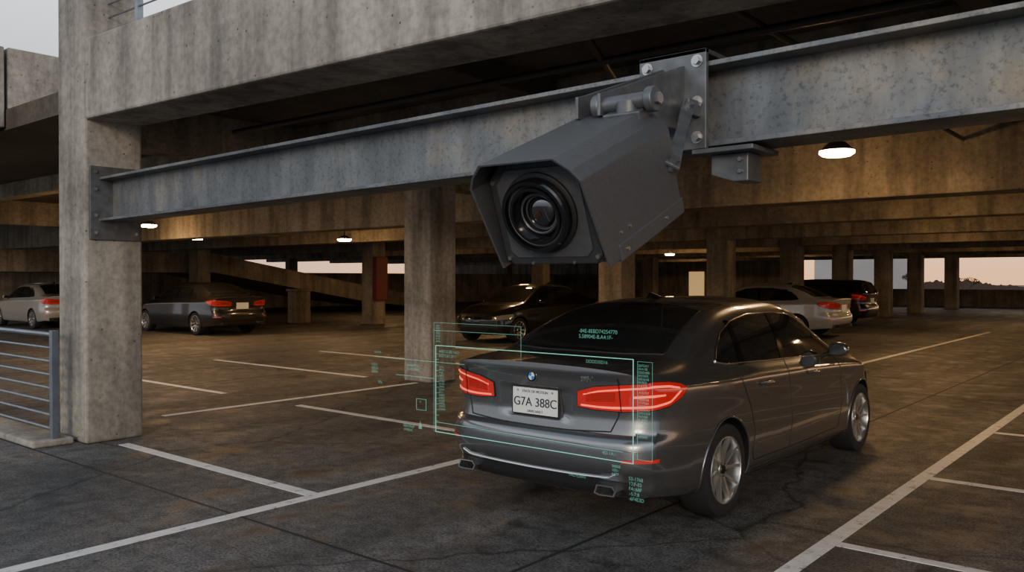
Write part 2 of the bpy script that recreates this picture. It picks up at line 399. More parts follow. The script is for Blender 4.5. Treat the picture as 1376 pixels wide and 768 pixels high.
    for s in(-1,1):
        sd=pr_side(s); tag='right' if s>0 else 'left'
        if not suv:
            top=[(1.10,1.115),(1.17,1.20),(1.32,1.30),(1.55,1.37),(1.9,1.412),(2.4,1.415),(2.75,1.39),(3.0,1.31),(3.3,1.15),(3.55,1.015)]
            bot=[(1.10,1.10),(1.25,1.075),(1.4,1.072),(1.6,1.065),(1.9,1.055),(2.4,1.04),(2.75,1.03),(3.0,1.02),(3.3,1.008),(3.55,1.0)]
        else:
            top=[(.35,1.16),(.45,1.33),(.8,1.40),(1.3,1.43),(1.9,1.44),(2.4,1.43),(2.75,1.39),(3.0,1.30),(3.3,1.14),(3.55,1.02)]
            bot=[(.35,1.12),(.45,1.09),(.8,1.085),(1.3,1.08),(1.9,1.06),(2.4,1.045),(2.75,1.035),(3.0,1.02),(3.3,1.01),(3.55,1.0)]
        patch('side_windows_'+tag,top,bot,sd,M['glass'],n=50,m=8)
        pline('window_trim_'+tag,bot+top[::-1]+[bot[0]],sd,.0065,M['chrome'] if hi else M['trimblk'],off=.004,n=130)
        for yb,dy in((2.28,.03),(1.50,.0)):
            if suv and yb<2: yb=1.2
            patch('window_pillar_'+tag,[(yb-.035+dy,1.38 if yb<2 else 1.415),(yb+.035+dy,1.38 if yb<2 else 1.415)],[(yb-.045,1.055),(yb+.045,1.055)],sd,M['gloss'],off=.007,n=3,m=6)
        if hi:
            # shut lines
            dl=[(2.30,1.04),(2.32,.8),(2.32,.5),(2.31,.33)]
            pline('door_gap_b_'+tag,dl,sd,.0035,M['black'])
            pline('door_gap_a_'+tag,[(3.50,1.0),(3.52,.85),(3.50,.5),(3.46,.33)],sd,.0035,M['black'])
            pline('door_gap_c_'+tag,[(1.33,1.07),(1.40,.95),(1.52,.75),(1.58,.55),(1.56,.40),(1.60,.33)],sd,.0035,M['black'])
            pline('sill_gap_'+tag,[(1.60,.33),(2.5,.32),(3.46,.33)],sd,.0035,M['black'])
            pline('side_skirt_'+tag,[(1.56,.27),(2.5,.265),(3.6,.27)],sd,.012,M['trimblk'])
            pline('shoulder_crease_'+tag,[(.55,.985),(1.3,.965),(2.3,.935),(3.4,.915)],sd,.005,pmat,off=-.001,n=60)
            pline('lower_door_crease_'+tag,[(1.62,.46),(2.4,.43),(3.45,.47)],sd,.006,pmat,off=-.001,n=40)
            pline('fender_vent_'+tag,[(3.62,.74),(3.66,.64),(3.66,.52)],sd,.008,M['chrome'],off=.002,n=12)
            for hy in(1.72,2.72):
                h0=hit(sd(hy,.90),.0); h1=hit(sd(hy+.20,.895),.0)
                patch('door_handle_recess_'+tag,[(hy-.01,.925),(hy+.21,.925)],[(hy+.01,.872),(hy+.19,.872)],sd,pmat,off=.002,n=10,m=4)
                if h0 and h1:
                    o=Vector((s*.032,0,0)); tube('door_handle_'+tag,[h0,h0+o+Vector((0,.03,0)),h1+o-Vector((0,.03,0)),h1],.013,pmat,root)
                    tube('door_handle_chrome_'+tag,[h0+o*1.35+Vector((0,.035,0)),h1+o*1.35-Vector((0,.035,0))],.0045,M['chrome'],root)
            # wheel arch lips
            for wy in WY:
                pts=[]
                for k in range(41):
                    t=math.pi*(-.08+1.16*k/40); q=hit(sd(wy+math.cos(t)*.379,WZ+math.sin(t)*.379),-.001)
                    if q and q.z>.24: pts.append(q)
                tube('wheel_arch_lip_'+tag,pts,.009,pmat,root)
        # mirror
        mx=s*.84
        ring=[(-.09,-.055),(-.10,.0),(-.075,.06),(0,.075),(.08,.06),(.105,0),(.09,-.05),(0,-.07)]
        secs=[(0,.80),(.03,1.0),(.08,.9),(.13,.55),(.15,.15)]
        MV=[];MF=[]
        for yo,sc in secs:
            for a,b in ring: MV.append((mx+s*.14+a*sc,3.22+yo,1.06+b*sc))
        for q in range(len(secs)-1):
            for i in range(8):
                j=(i+1)%8; MF.append((q*8+i,q*8+j,q*8+8+j,q*8+8+i))
        MF.append(tuple(range(8))); MF.append(tuple(range(39,31,-1)))
        mm=mobj('side_mirror_'+tag,MV,MF,pmat,root,smooth=True); md=mm.modifiers.new('s','SUBSURF'); md.levels=1; md.render_levels=1
        mobj('mirror_glass_'+tag,[(mx+s*.14+a*.68,3.215,1.06+b*.68) for a,b in ring],[tuple(range(8))],M['gloss'],root)
        tube('mirror_stalk_'+tag,[(mx-s*.04,3.30,.99),(mx+s*.06,3.29,1.02)],.022,M['trimblk'],root)
        # tail lamps
        oy=1.0; rd=pr_rad(s,oy); D=math.radians
        if not suv:
            top=[(D(21.5),.962),(D(28),1.000),(D(38),1.022),(D(47),1.036),(D(54),1.03),(D(60),1.010),(D(63.5),.985)]
            bot=[(D(21.5),.862),(D(28),.850),(D(38),.848),(D(47),.858),(D(54),.880),(D(60),.925),(D(63.5),.970)]
        else:
            top=[(D(34),1.02),(D(42),1.05),(D(50),1.09),(D(60),1.10)]
            bot=[(D(34),.90),(D(42),.88),(D(50),.88),(D(60),.93)]
        patch('tail_lamp_'+tag,top,bot,rd,red1,off=.010,n=34,m=8)
        if not suv:
            patch('tail_lamp_led_upper_'+tag,[(D(24),.950),(D(30),.980),(D(38),1.000),(D(47),1.015),(D(54),1.008),(D(59),.99)],[(D(24),.941),(D(30),.970),(D(38),.989),(D(47),1.003),(D(54),.996),(D(59),.981)],rd,red2,off=.013,n=26,m=2)
            patch('tail_lamp_led_lower_'+tag,[(D(23),.880),(D(30),.876),(D(35),.878),(D(47),.890),(D(54),.911),(D(59),.970)],[(D(23),.869),(D(30),.864),(D(35),.864),(D(47),.876),(D(54),.898),(D(60),.966)],rd,red2,off=.013,n=26,m=2)
            patch('tail_lamp_led_inner_'+tag,[(D(41),.950),(D(47),.958),(D(52),.957)],[(D(41),.936),(D(47),.943),(D(52),.947)],rd,red2,off=.013,n=12,m=2)
            pline('tail_lamp_split_'+tag,[(D(36.5),1.03),(D(37.5),.84)],rd,.004,M['black'],off=.012,n=10)
            pline('tail_lamp_outline_'+tag,top+bot[::-1]+[top[0]],rd,.0045,M['black'],off=.006,n=70)
            for q in range(6):
                zz=.905+q*.010
                pline('tail_lamp_louvre_%d_%s'%(q+1,tag),[(D(25),zz),(D(35.5),zz+.012)],rd,.0013,M['black'],off=.013,n=10)
        else:
            patch('tail_lamp_led_'+tag,[(D(36),.99),(D(50),1.05),(D(58),1.06)],[(D(36),.96),(D(50),1.01),(D(58),1.03)],rd,red2,off=.013,n=16,m=2)
        # headlamp
        rf=pr_rad(s,4.0,False)
        patch('head_lamp_'+tag,[(D(36),.70),(D(50),.74),(D(70),.77)],[(D(36),.62),(D(50),.62),(D(70),.68)],rf,M['headlamp'],off=.006,n=16,m=4)
        patch('bumper_reflector_'+tag,[(D(37),.548),(D(49),.556)],[(D(37),.530),(D(49),.532)],rd,M['reflector'],off=.006,n=12,m=2)
        # wheels
        for wn,wy in(('rear',WY[0]),('front',WY[1])):
            build_wheel('wheel_%s_%s'%(wn,tag),root,(s*.80,wy,WZ),s,1.0,hi)
        # exhaust
        ex=s*.60
        oc=[(-.085,-.03),(-.065,.028),(.06,.030),(.085,.0),(.07,-.035),(-.05,-.04)]
        if not suv:
            V1=[(ex+a,.035,.352+b) for a,b in oc]; V2=[(ex+a*.96,.25,.352+b*.96) for a,b in oc]; V3=[(ex+a*.84,.035,.352+b*.76) for a,b in oc]; V4=[(ex+a*.8,.2,.352+b*.7) for a,b in oc]
            VV=V1+V2+V3+V4; FF=[]
            for i in range(6):
                j=(i+1)%6; FF+= [(i,j,6+j,6+i),(i,12+i,12+j,j),(12+i,18+i,18+j,12+j)]
            FF.append((18,19,20,21,22,23))
            eo=mobj('exhaust_tip_'+tag,VV,FF,M['chrome'],root); eo.data.materials.append(M['black'])
            eo.data.polygons[-1].material_index=1
    # lower diffuser, bumper trims
    patch('rear_diffuser',[(-.74,.395),(-.4,.405),(0,.41),(.4,.405),(.74,.395)],[(-.72,.30),(-.4,.30),(0,.30),(.4,.30),(.72,.30)],pr_rear,M['trimblk'],off=.006,n=40,m=6)
    if hi:
        pline('bumper_chrome_strip',[(-.66,.455),(-.60,.425),(-.3,.418),(0,.416),(.3,.418),(.60,.425),(.66,.455)],pr_rear,.010,M['chrome'],off=.005,n=50)
        tl=[(-.655,1.06),(-.66,.95),(-.645,.82),(-.60,.715),(-.3,.698),(0,.694),(.3,.698),(.60,.715),(.645,.82),(.66,.95),(.655,1.06)]
        pline('trunk_lid_gap',tl,pr_rear,.005,M['black'],off=.0,n=90)
        pline('trunk_side_gap_right',[(.66,.10),(.71,.3),(.70,.55)],pr_top,.004,M['black'],n=20)
        pline('trunk_side_gap_left',[(-.66,.10),(-.71,.3),(-.70,.55)],pr_top,.004,M['black'],n=20)
        pline('bumper_crease',[(-.82,.60),(-.4,.628),(0,.632),(.4,.628),(.82,.60)],pr_rear,.004,pmat,off=.001,n=50)
        pline('roof_ditch_right',[(.60,1.5),(.585,2.1),(.60,2.85)],pr_top,.004,M['black'],n=30)
        pline('roof_ditch_left',[(-.60,1.5),(-.585,2.1),(-.60,2.85)],pr_top,.004,M['black'],n=30)
        patch('third_brake_light',[(-.14,1.40),(.14,1.40)],[(-.14,1.375),(.14,1.375)],pr_top,M['gloss'],off=.006,n=6,m=1)
        # emblem
        e=hit(pr_rear(0,1.035),.0); 
        cyl('emblem_ring',(0,e.y+.004,1.035),(0,e.y-.008,1.035),.043,M['chrome'],root,seg=32)
        cyl('emblem_black_ring',(0,e.y-.007,1.035),(0,e.y-.0095,1.035),.040,M['gloss'],root,seg=32)
        for q in range(4):
            pts=[(0,e.y-.0108,1.035)]+[(.027*math.cos(math.pi/2*q+math.pi/2*k/8),e.y-.0108,1.035+.027*math.sin(math.pi/2*q+math.pi/2*k/8)) for k in range(9)]
            mobj('emblem_quadrant_%d'%(q+1),pts,[tuple(range(10))],M['blue'] if q%2 else M['white'],root)
        text('model_badge','370 i',.042,(.40,hit(pr_rear(.42,1.03),0).y-.012,1.030),M['chrome'],root,ext=.003)
    if not suv:
        # antenna fin
        z0=1.53
        fv=[(-.035,1.60,z0),(.035,1.60,z0),(.03,1.78,z0+.012),(-.03,1.78,z0+.012),(-.006,1.615,z0+.062),(.006,1.615,z0+.062)]
        mobj('shark_fin_antenna',fv,[(0,1,2,3),(0,1,5,4),(1,2,5),(0,4,3),(2,3,4,5)],M['gloss'],root,bev=.004)
    # licence plate
    yp=hit(pr_rear(.0,.86),0).y
    PW,PH,PZ=.200,.093,.858
    box('licence_plate',-PW,PW,yp-.016,yp-.008,PZ-PH,PZ+PH,M['platewhite'],root,bev=.004)
    if hi:
        fr=[(-PW,yp-.018,PZ-PH),(PW,yp-.018,PZ-PH),(PW,yp-.018,PZ+PH),(-PW,yp-.018,PZ+PH)]
        tube('plate_frame',fr,.005,M['trimblk'],root,True)
        text('plate_characters','G7A 388C',.086,(0,yp-.018,PZ-.036),M['platetxt'],root,ext=.002,align='CENTER')
        text('plate_header','STATE OF MOTION',.026,(0,yp-.018,PZ+.056),M['platetxt'],root,ext=.001,align='CENTER')
        text('plate_footer','DRIVE SAFELY',.022,(0,yp-.018,PZ-.078),M['platetxt'],root,ext=.001,align='CENTER')
        for a in(-.15,.15):
            cyl('plate_screw',(a,yp-.016,PZ+.068),(a,yp-.02,PZ+.068),.007,M['bolt'],root,seg=10)
    # front grille
    for s in(-1,1):
        patch('front_grille',[(s*.04,.70),(s*.28,.69)],[(s*.05,.50),(s*.24,.52)],pr_front,M['gloss'],off=.008,n=8,m=4)
    patch('front_intake',[(-.5,.40),(.5,.40)],[(-.45,.30),(.45,.30)],pr_front,M['trimblk'],off=.006,n=16,m=3)
    return root
CX,CY=-3.56,4.44
build_car('sedan_car',(CX,CY,0),0,paint('metallic_grey_car_paint',(.20,.20,.205),.8,.23))
build_car('sedan_car',(-8.0,24.6,0),math.radians(90),paint('silver_car_paint',(.45,.45,.44),.3,.3),hi=False)
build_car('sedan_car',(-14.9,21.2,0),math.radians(180),paint('black_car_paint',(.03,.029,.028),.5,.25),hi=False)
build_car('sedan_car',(-29.5,12.3,0),math.radians(90),paint('pearl_car_paint',(.33,.32,.30),.2,.3),hi=False)
build_car('suv_car',(-9.3,31.6,0),math.radians(90),paint('charcoal_car_paint',(.04,.04,.042),.5,.3),'suv',False,1.05)
build_car('sedan_car',(-22.3,14.2,0),math.radians(90),paint('graphite_car_paint',(.035,.033,.032),.5,.3),'sedan',False,1.03)
# ------------------------------------------------------------------ ground
box('floor',-60,25,-25,62,-.3,0,M['floor'])
LW=.055
lines=[(-5.37-LW,-5.37+LW,-6,30),(-1.88-LW,-1.88+LW,-6,40),(-8.57,-5.42,4.0,4.11)]
for y in(5.45,7.75,10.5,13.2,15.9,18.6): lines.append((-1.82,2.3,y-.045,y+.045))
for y in(6.8,12.2): lines.append((-9.4,-5.42,y-.05,y+.05)); 
for y in(6.8,9.5,12.2,14.9): lines.append((-16,-11.2,y-.05,y+.05))
lines.append((-10.0,-9.9,5.2,9.5))
multibox('parking_line_markings',[(a,b,c,d,-.01,.004) for a,b,c,d in lines],M['line'])
jm=pm('joint_sealant',(.02,.02,.02),.7)
multibox('floor_joints',[(-60,20,y-.012,y+.012,-.01,.002) for y in(3.35,15.2,27)]+[(x-.012,x+.012,-10,58,-.01,.0025) for x in(-3.1,-12.6,-22)],jm)
box('concrete_curb',-20,-9.0,3.35,3.75,0,.07,M['conc'],bev=.02)
# ------------------------------------------------------------------ structure
def column(x0,x1,y0,y1,z1,mat): return box('concrete_column',x0,x1,y0,y1,0,z1,mat,bev=.025)
column(-9.5,-8.85,3.8,4.4,7.5,M['conc'])
column(-10.35,-9.72,9.6,10.2,3.7,M['conc'])
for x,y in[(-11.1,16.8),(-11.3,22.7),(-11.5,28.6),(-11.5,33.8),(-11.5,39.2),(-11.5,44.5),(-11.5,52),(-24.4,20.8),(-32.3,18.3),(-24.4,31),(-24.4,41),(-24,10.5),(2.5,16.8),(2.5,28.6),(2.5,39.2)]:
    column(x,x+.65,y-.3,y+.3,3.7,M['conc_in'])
sl=-.023
sbox('concrete_spandrel_beam',-8.85,6,3.8,4.38,3.33,3.33+sl*14.85,4.15,4.15+sl*14.85,M['conc'],bev=.02)
box('concrete_parapet',-13.1,-12.6,-4,4.36,3.75,4.85,M['conc'],bev=.02)
box('deck_upstand',-13.1,-12.6,4.40,30,4.005,4.85,M['conc'],bev=.02)
box('concrete_ledge',-13.3,-12.3,-4,4.2,3.3,3.75,M['conc'],bev=.02)
# ceiling deck with its downstand beams
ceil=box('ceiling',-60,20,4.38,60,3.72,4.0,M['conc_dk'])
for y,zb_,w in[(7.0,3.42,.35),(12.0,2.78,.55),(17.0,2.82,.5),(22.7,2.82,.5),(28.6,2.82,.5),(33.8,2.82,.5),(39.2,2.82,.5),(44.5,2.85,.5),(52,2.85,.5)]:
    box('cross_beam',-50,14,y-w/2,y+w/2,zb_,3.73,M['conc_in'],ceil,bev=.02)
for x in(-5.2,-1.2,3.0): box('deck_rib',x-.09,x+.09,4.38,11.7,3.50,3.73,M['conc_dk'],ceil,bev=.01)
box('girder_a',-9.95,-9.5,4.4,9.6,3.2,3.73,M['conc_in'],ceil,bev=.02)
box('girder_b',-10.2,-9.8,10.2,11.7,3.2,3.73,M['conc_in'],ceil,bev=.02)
box('girder_c',-24.3,-23.9,4.4,56,3.1,3.73,M['conc_in'],ceil,bev=.02)
# far walls
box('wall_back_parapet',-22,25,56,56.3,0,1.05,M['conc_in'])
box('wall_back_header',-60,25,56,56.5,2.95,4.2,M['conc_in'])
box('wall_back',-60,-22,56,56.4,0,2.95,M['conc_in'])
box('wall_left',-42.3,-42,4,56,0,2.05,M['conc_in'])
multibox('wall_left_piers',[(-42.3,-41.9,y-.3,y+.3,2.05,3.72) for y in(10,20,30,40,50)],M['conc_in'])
box('door_1',-29.6,-28.4,55.93,55.995,0,2.2,M['door'])
# ramp
rp=[(9,2.2),(19.6,2.2),(27.6,.85),(33,.0)]
RV=[];RF=[]
for x0,x1,dz0,dz1 in((-38,-33,-.25,0),(-33.2,-32.95,-.25,.55)):
    n=len(RV)
    for y,z in rp:
        RV+=[(x0,y,max(0,z+dz0)),(x1,y,max(0,z+dz0)),(x1,y,z+dz1),(x0,y,z+dz1)]
    for i in range(3):
        for k in range(4):
            a=n+i*4+k;b=n+i*4+(k+1)%4;RF.append((a,b,b+4,a+4))
    RF+=[(n,n+1,n+2,n+3),(n+15,n+14,n+13,n+12)]
mobj('concrete_ramp',RV,RF,M['conc_in'])
box('electrical_cabinet',-23.74,-23.5,20.45,21.0,.9,2.5,M['redsign'],bev=.02)
multibox('payment_kiosk',[(-27.2,-26.7,19.2,19.9,0,1.25),(-27.25,-26.65,19.15,19.95,1.2,1.3)],M['conc_in'],bev=.02)
# ------------------------------------------------------------------ steel beam
st=empty('steel_i_beam')
x0,x1=-8.83,2.0
zt=lambda x:2.746+.009*(x+8.85); zb=lambda x:2.293+.0115*(x+8.85)
T=.026
sbox('top_flange',x0,x1,3.93,4.23,zt(x0)-T,zt(x1)-T,zt(x0),zt(x1),M['steel'],st,bev=.003)
sbox('bottom_flange',x0,x1,3.93,4.23,zb(x0),zb(x1),zb(x0)+T,zb(x1)+T,M['steel'],st,bev=.003)
sbox('web',x0,x1,4.07,4.09,zb(x0)+T,zb(x1)+T,zt(x0)-T,zt(x1)-T,M['steel'],st)
box('end_plate',-8.85,-8.82,3.84,4.36,2.10,2.86,M['plate'],st,bev=.004)
for y in(3.89,4.31):
    for z in(2.17,2.35,2.62,2.80):
        cyl('anchor_bolt',(-8.82,y,z),(-8.80,y,z),.018,M['bolt'],st,seg=6)
cg=pm('galvanised_conduit',(.08,.075,.07),.5,.5)
pp=bpy.data.objects.new('conduit_pipes',None); link(pp,ceil)
cyl('conduit_a',(-9,5.6,3.45),(14,5.6,3.35),.03,cg,pp,seg=10)
cyl('conduit_b',(-20,8.8,3.4),(14,8.8,3.4),.045,cg,pp,seg=10)
cyl('conduit_c',(-3.2,4.4,3.45),(-6.5,11.7,3.45),.03,cg,pp,seg=10)
cyl('conduit_d',(-2.4,4.4,3.45),(-2.4,11.7,3.45),.025,cg,pp,seg=10)
cyl('sprinkler_main',(-40,14.5,3.2),(14,14.5,3.2),.06,cg,pp,seg=12)
# railings
rl=empty('guard_railing')
for x in(-9.08,-11.4,-13.7,-16): box('post',x-.035,x+.035,3.55,3.62,.07,1.17,M['rail'],rl,bev=.004)
for k in range(8):
    z=.16+k*.138
    cyl('rail_%d'%(k+1),(-16,3.585,z),(-9.1,3.585,z),.014 if k<7 else .024,M['rail'],rl,seg=8)
cr=empty('cable_railing')
for x in(-8.2,-6.2,-4.2): box('post',x-.03,x+.03,4.02,4.08,4.1,5.3,M['rail'],cr)
for k in range(7): cyl('cable_%d'%(k+1),(-8.85,4.05,4.28+k*.14),(0,4.05,4.08+k*.14),.010,M['rail'],cr,seg=6)
# ------------------------------------------------------------------ ceiling lamps
def lamp(x,y,z,s=1.0):
    e=empty('ceiling_lamp',(x,y,z))
    lathe('fixture_body',[(.10,.0),(.10,.10*s),(.03,.17*s),(.01,.20*s),(-.005,.20*s)],M['plate'],e,axis='Z',seg=32)
    lathe('diffuser',[(0,.20*s),(-.03,.20*s),(-.06,.16*s),(-.075,.0)],M['lamp'],e,axis='Z',seg=32)
    cyl('drop_rod',(0,0,.1),(0,0,3.72-z),.02,M['plate'],e,seg=10)
def at(px,py,z):
    d=(z-1.7)*1127/(374-py); a=(px-688)/1127
    return d*(.768*a-.640),d*(.640*a+.768)
for px,py,z in((1124,203,3.22),(463,321,2.85),(200,302,3.1),(264,319,2.9),(900,341,2.75),(700,336,2.75)):
    x,y=at(px,py,z); lamp(x,y,z)
for x,y in((-4.0,14.6),(-4.6,20),(-6,26),(-6,36),(-16,19.5),(-17,31),(-17,42),(1,20),(-6,48),(-28,25),(-30,42),(-27,50),(-12.5,13.9),(-13,7.5),(-19,8)):
    lamp(x,y,3.3)
# ------------------------------------------------------------------ security camera
PIT=math.radians(22); YAW=math.radians(36)
R=Vector((.768,.640,0)); FW=Vector((-.640,.768,0)); UP=Vector((0,0,1))
bck=(R*math.sin(YAW)*math.cos(PIT)+FW*math.cos(YAW)*math.cos(PIT)+UP*math.sin(PIT)).normalized()
rt=(R*math.cos(YAW)-FW*math.sin(YAW)).normalized(); up=rt.cross(bck).normalized()
D0=3.38
fc=R*((734-688)/1127*D0)+FW*D0+UP*(1.7+(374-284)/1127*D0)
sc=empty('security_camera')
mt=Matrix((rt,bck,up)).transposed().to_4x4(); mt.translation=fc
hs=bpy.data.objects.new('housing',None); hs.matrix_world=mt; link(hs,sc)
HW,HH,HL=.248,.233,.68
prof=[(-HW-.015,-HH+.0),(-HW-.015,HH*.62),(-HW*.94,HH*.82),(-HW*.70,HH+.012),(HW*.70,HH+.012),(HW*.94,HH*.82),(HW+.015,HH*.62),(HW+.015,-HH+.0)]
NP=len(prof)
def fy(z): return -.03-.11*((z+HH)/(2*HH))
th=.010; inn=[(x*(1-th/HW),z if i in(0,NP-1) else z-th*(1 if z>HH*.9 else .4)) for i,(x,z) in enumerate(prof)]
SV=[(x,fy(z),z) for x,z in prof]+[(x,HL,z) for x,z in prof]+[(x,fy(z),z) for x,z in inn]+[(x,HL,z) for x,z in inn]
SF=[]
for i in range(NP-1): SF+=[(i,i+1,NP+i+1,NP+i),(2*NP+i,3*NP+i,3*NP+i+1,2*NP+i+1),(i,2*NP+i,2*NP+i+1,i+1),(NP+i,NP+i+1,3*NP+i+1,3*NP+i)]
SF+=[(0,NP,3*NP,2*NP),(NP-1,2*NP-1,4*NP-1,3*NP-1)]
mobj('sun_shield',SV,SF,M['cam'],hs,bev=.003)
def octo(w,h,c,cb=None):
    cb=c if cb is None else cb
    return [(-w,-h+cb),(-w,h-c),(-w+c,h),(w-c,h),(w,h-c),(w,-h+cb),(w-cb,-h),(-w+cb,-h)]
def oex(name,poly,y0,y1,mat,bev=.004): return extrude_poly(name,poly,lambda p:(p[0],y0,p[1]),lambda p:(p[0],y1,p[1]),mat,hs,bev)
oex('housing_body',octo(HW-.006,HH-.006,.085,.04),.0,HL-.02,M['cam'],.006)
oex('lower_side_band',[(-HW-.014,-HH-.012),(-HW-.014,-HH+.06),(HW+.022,-HH+.06),(HW+.022,-HH-.012)],.06,HL+.01,M['cam'],.006)
oex('front_bezel',octo(HW-.012,HH-.012,.075,.035),-.022,.0,M['cam_dk'],.008)
oex('front_plate',octo(HW-.05,HH-.045,.06,.03),-.028,-.02,M['cam'],.004)
lx,lz=-.005,.005
def ly(name,prof,mat): return lathe(name,prof,mat,hs,axis='Y',seg=64,origin=(lx,0,lz))
ly('lens_flange',[(-.02,.168),(-.04,.168),(-.045,.160),(-.045,.13)],M['black'])
ly('lens_barrel',[(-.03,.152),(-.085,.152),(-.092,.145),(-.092,.132),(-.07,.128),(-.068,.118),(-.082,.116),(-.082,.104),(-.055,.098),(-.04,.088),(-.045,.080),(-.02,.068),(-.02,.0)],M['gloss'])
ly('lens_ring',[(-.072,.129),(-.076,.124),(-.072,.119)],M['cam'])
ly('lens_ring_inner',[(-.046,.086),(-.050,.080),(-.046,.076)],M['cam'])
ly('lens_element',[(-.022,.072),(-.038,.055),(-.048,.03),(-.052,.0)],M['lens'])
ly('lens_coating_disc',[(-.0525,.014),(-.0535,.008),(-.0540,.0)],M['lenswarm'])
for x in(-HW+.035,HW-.035):
    for z in(-HH+.045,HH-.095): cyl('front_screw',(x,-.021,z),(x,-.03,z),.009,M['bolt'],hs,seg=12)
for x in(-.1,.1): cyl('front_screw_small',(x,-.021,-HH+.022),(x,-.029,-HH+.022),.006,M['bolt'],hs,seg=10)
for y in(.12,.50): cyl('side_screw',(HW+.02,y,-HH+.025),(HW+.028,y,-HH+.025),.009,M['bolt'],hs,seg=10)
for y in(.10,.18): cyl('shield_screw',(HW+.012,y,-HH+.10),(HW+.02,y,-HH+.10),.007,M['bolt'],hs,seg=10)
oex('rear_cap',octo(HW-.02,HH-.02,.08,.04),HL-.02,HL+.03,M['cam_dk'],.01)
box('top_mount_block',.02,.20,HL-.13,HL-.0,HH-.02,HH+.026,M['plate'],hs,bev=.006)
# bracket (world coords)
br=bpy.data.objects.new('mount_bracket',None); link(br,sc)
top_c=mt@Vector((.115,HL-.06,HH+.015))
PV=Vector((top_c.x,top_c.y,top_c.z+.042))
box('back_plate',-2.36,-1.97,3.90,3.93,2.36,2.87,M['plate'],br,bev=.004)
box('top_hook_plate',-2.36,-1.97,3.90,4.23,2.845,2.87,M['plate'],br,bev=.004)
for x in(-2.31,-2.02):
    for z in(2.42,2.60,2.81): 
        cyl('bracket_bolt',(x,3.90,z),(x,3.875,z),.022,M['bolt'],br,seg=6); cyl('bracket_washer',(x,3.902,z),(x,3.895,z),.032,M['bolt'],br,seg=16)
for gx in(-2.22,-2.10):
    gv=[(3.91,2.80),(3.91,2.42),(3.80,2.46),(PV.y-.05,PV.z-.05),(PV.y-.05,PV.z+.05),(PV.y+.02,PV.z+.07)]
    extrude_poly('gusset_plate',gv,lambda p,g=gx:(g-.008,p[0],p[1]),lambda p,g=gx:(g+.008,p[0],p[1]),M['plate'],br,.003)
cyl('pivot_tube',(PV.x-.15,PV.y,PV.z),(max(PV.x+.12,-2.08),PV.y,PV.z),.038,M['plate'],br,seg=32,bev=.006)
for xa,xb in((-.17,-.13),(.10,.14)): cyl('pivot_collar',(PV.x+xa,PV.y,PV.z),(PV.x+xb,PV.y,PV.z),.056,M['plate'],br,seg=32,bev=.006)
cyl('pivot_nut',(PV.x-.185,PV.y,PV.z),(PV.x-.17,PV.y,PV.z),.026,M['bolt'],br,seg=6)
cyl('pivot_nut',(PV.x+.14,PV.y,PV.z),(PV.x+.16,PV.y,PV.z),.026,M['bolt'],br,seg=6)
cyl('pan_post',top_c-Vector((0,0,.04)),PV,.055,M['plate'],br,seg=32)
q0=mt@Vector((HW+.03,HL-.05,.0)); q1=Vector((-2.02,3.80,2.56))
dirv=(q1-q0).normalized(); sidev=FW.cross(dirv).normalized(); wv=sidev; nv=dirv.cross(sidev).normalized()
def lk(a,wd): return [a+wv*wd+nv*.008,a-wv*wd+nv*.008,a-wv*wd-nv*.008,a+wv*wd-nv*.008]
LV=lk(q0-dirv*.03,.036)+lk(q0.lerp(q1,.5),.026)+lk(q1+dirv*.03,.036)
LF=[(0,1,2,3),(11,10,9,8)]+[(s*4+i,s*4+(i+1)%4,s*4+4+(i+1)%4,s*4+4+i) for s in range(2) for i in range(4)]
mobj('link_arm',LV,LF,M['plate'],br,bev=.004)
cyl('link_pivot',q0-nv*.03,q0+nv*.03,.024,M['bolt'],br,seg=20)
cyl('link_pivot',q1-nv*.03,q1+nv*.03,.024,M['bolt'],br,seg=20)
box('link_lug',-2.04,-2.0,3.78,3.90,2.52,2.60,M['plate'],br,bev=.004)
box('clamp_plate',-2.05,-1.72,3.90,4.22,2.335,2.36,M['plate'],br,bev=.004)
extrude_poly('clamp_box',[(-1.98,2.335),(-1.78,2.335),(-1.78,2.19),(-1.86,2.19),(-1.98,2.23)],lambda p:(p[0],3.98,p[1]),lambda p:(p[0],4.14,p[1]),M['plate'],br,.006)
for z in(2.24,2.30): cyl('clamp_bolt',(-1.82,3.98,z),(-1.82,3.965,z),.012,M['bolt'],br,seg=6)
# ------------------------------------------------------------------ hologram display (stands right behind the car)
hd=empty('holographic_scan_display',(0,0,0))
HY=4.28
def rect(nm,xa,xb,za,zb_,r,y=HY,m='holo'):
    tube(nm,[(xa,y,za),(xb,y,za),(xb,y,zb_),(xa,y,zb_)],r,M[m],hd,True)
rect('scan_frame',-4.28,-2.63,.60,1.22,.0032)
rect('scan_frame_rear',-4.62,-3.75,.52,1.36,.0014,4.6,'holo2')
rect('scan_frame_thin',-2.60,-2.50,.63,1.21,.0012,HY,'holo2')
tube('scan_line_a',[(-4.95,HY,1.10),(-4.28,HY,1.10),(-4.0,HY,1.10)],.0015,M['holo2'],hd)
tube('scan_line_b',[(-4.7,HY,.98),(-4.3,HY,.98)],.0015,M['holo2'],hd)
tube('scan_line_c',[(-4.28,HY,.67),(-2.7,HY,.66)],.0015,M['holo2'],hd)
tube('scan_line_d',[(-4.62,4.6,1.30),(-3.75,4.6,1.30)],.0012,M['holo2'],hd)
for k in range(14): tube('scan_tick_%d'%(k+1),[(-4.28,HY,.64+k*.04),(-4.25,HY,.64+k*.04)],.0012,M['holo2'],hd)
rect('scan_tag',-4.48,-4.38,.74,.82,.0018,HY,'holo2')
mobj('scan_cursor',[(-4.46,HY,.60),(-4.42,HY,.60),(-4.44,HY,.66)],[(0,1,2)],M['holo2'],hd)
def rnd(n): return ''.join(random.choice('0123456789ABDEFS:-.') for _ in range(n))
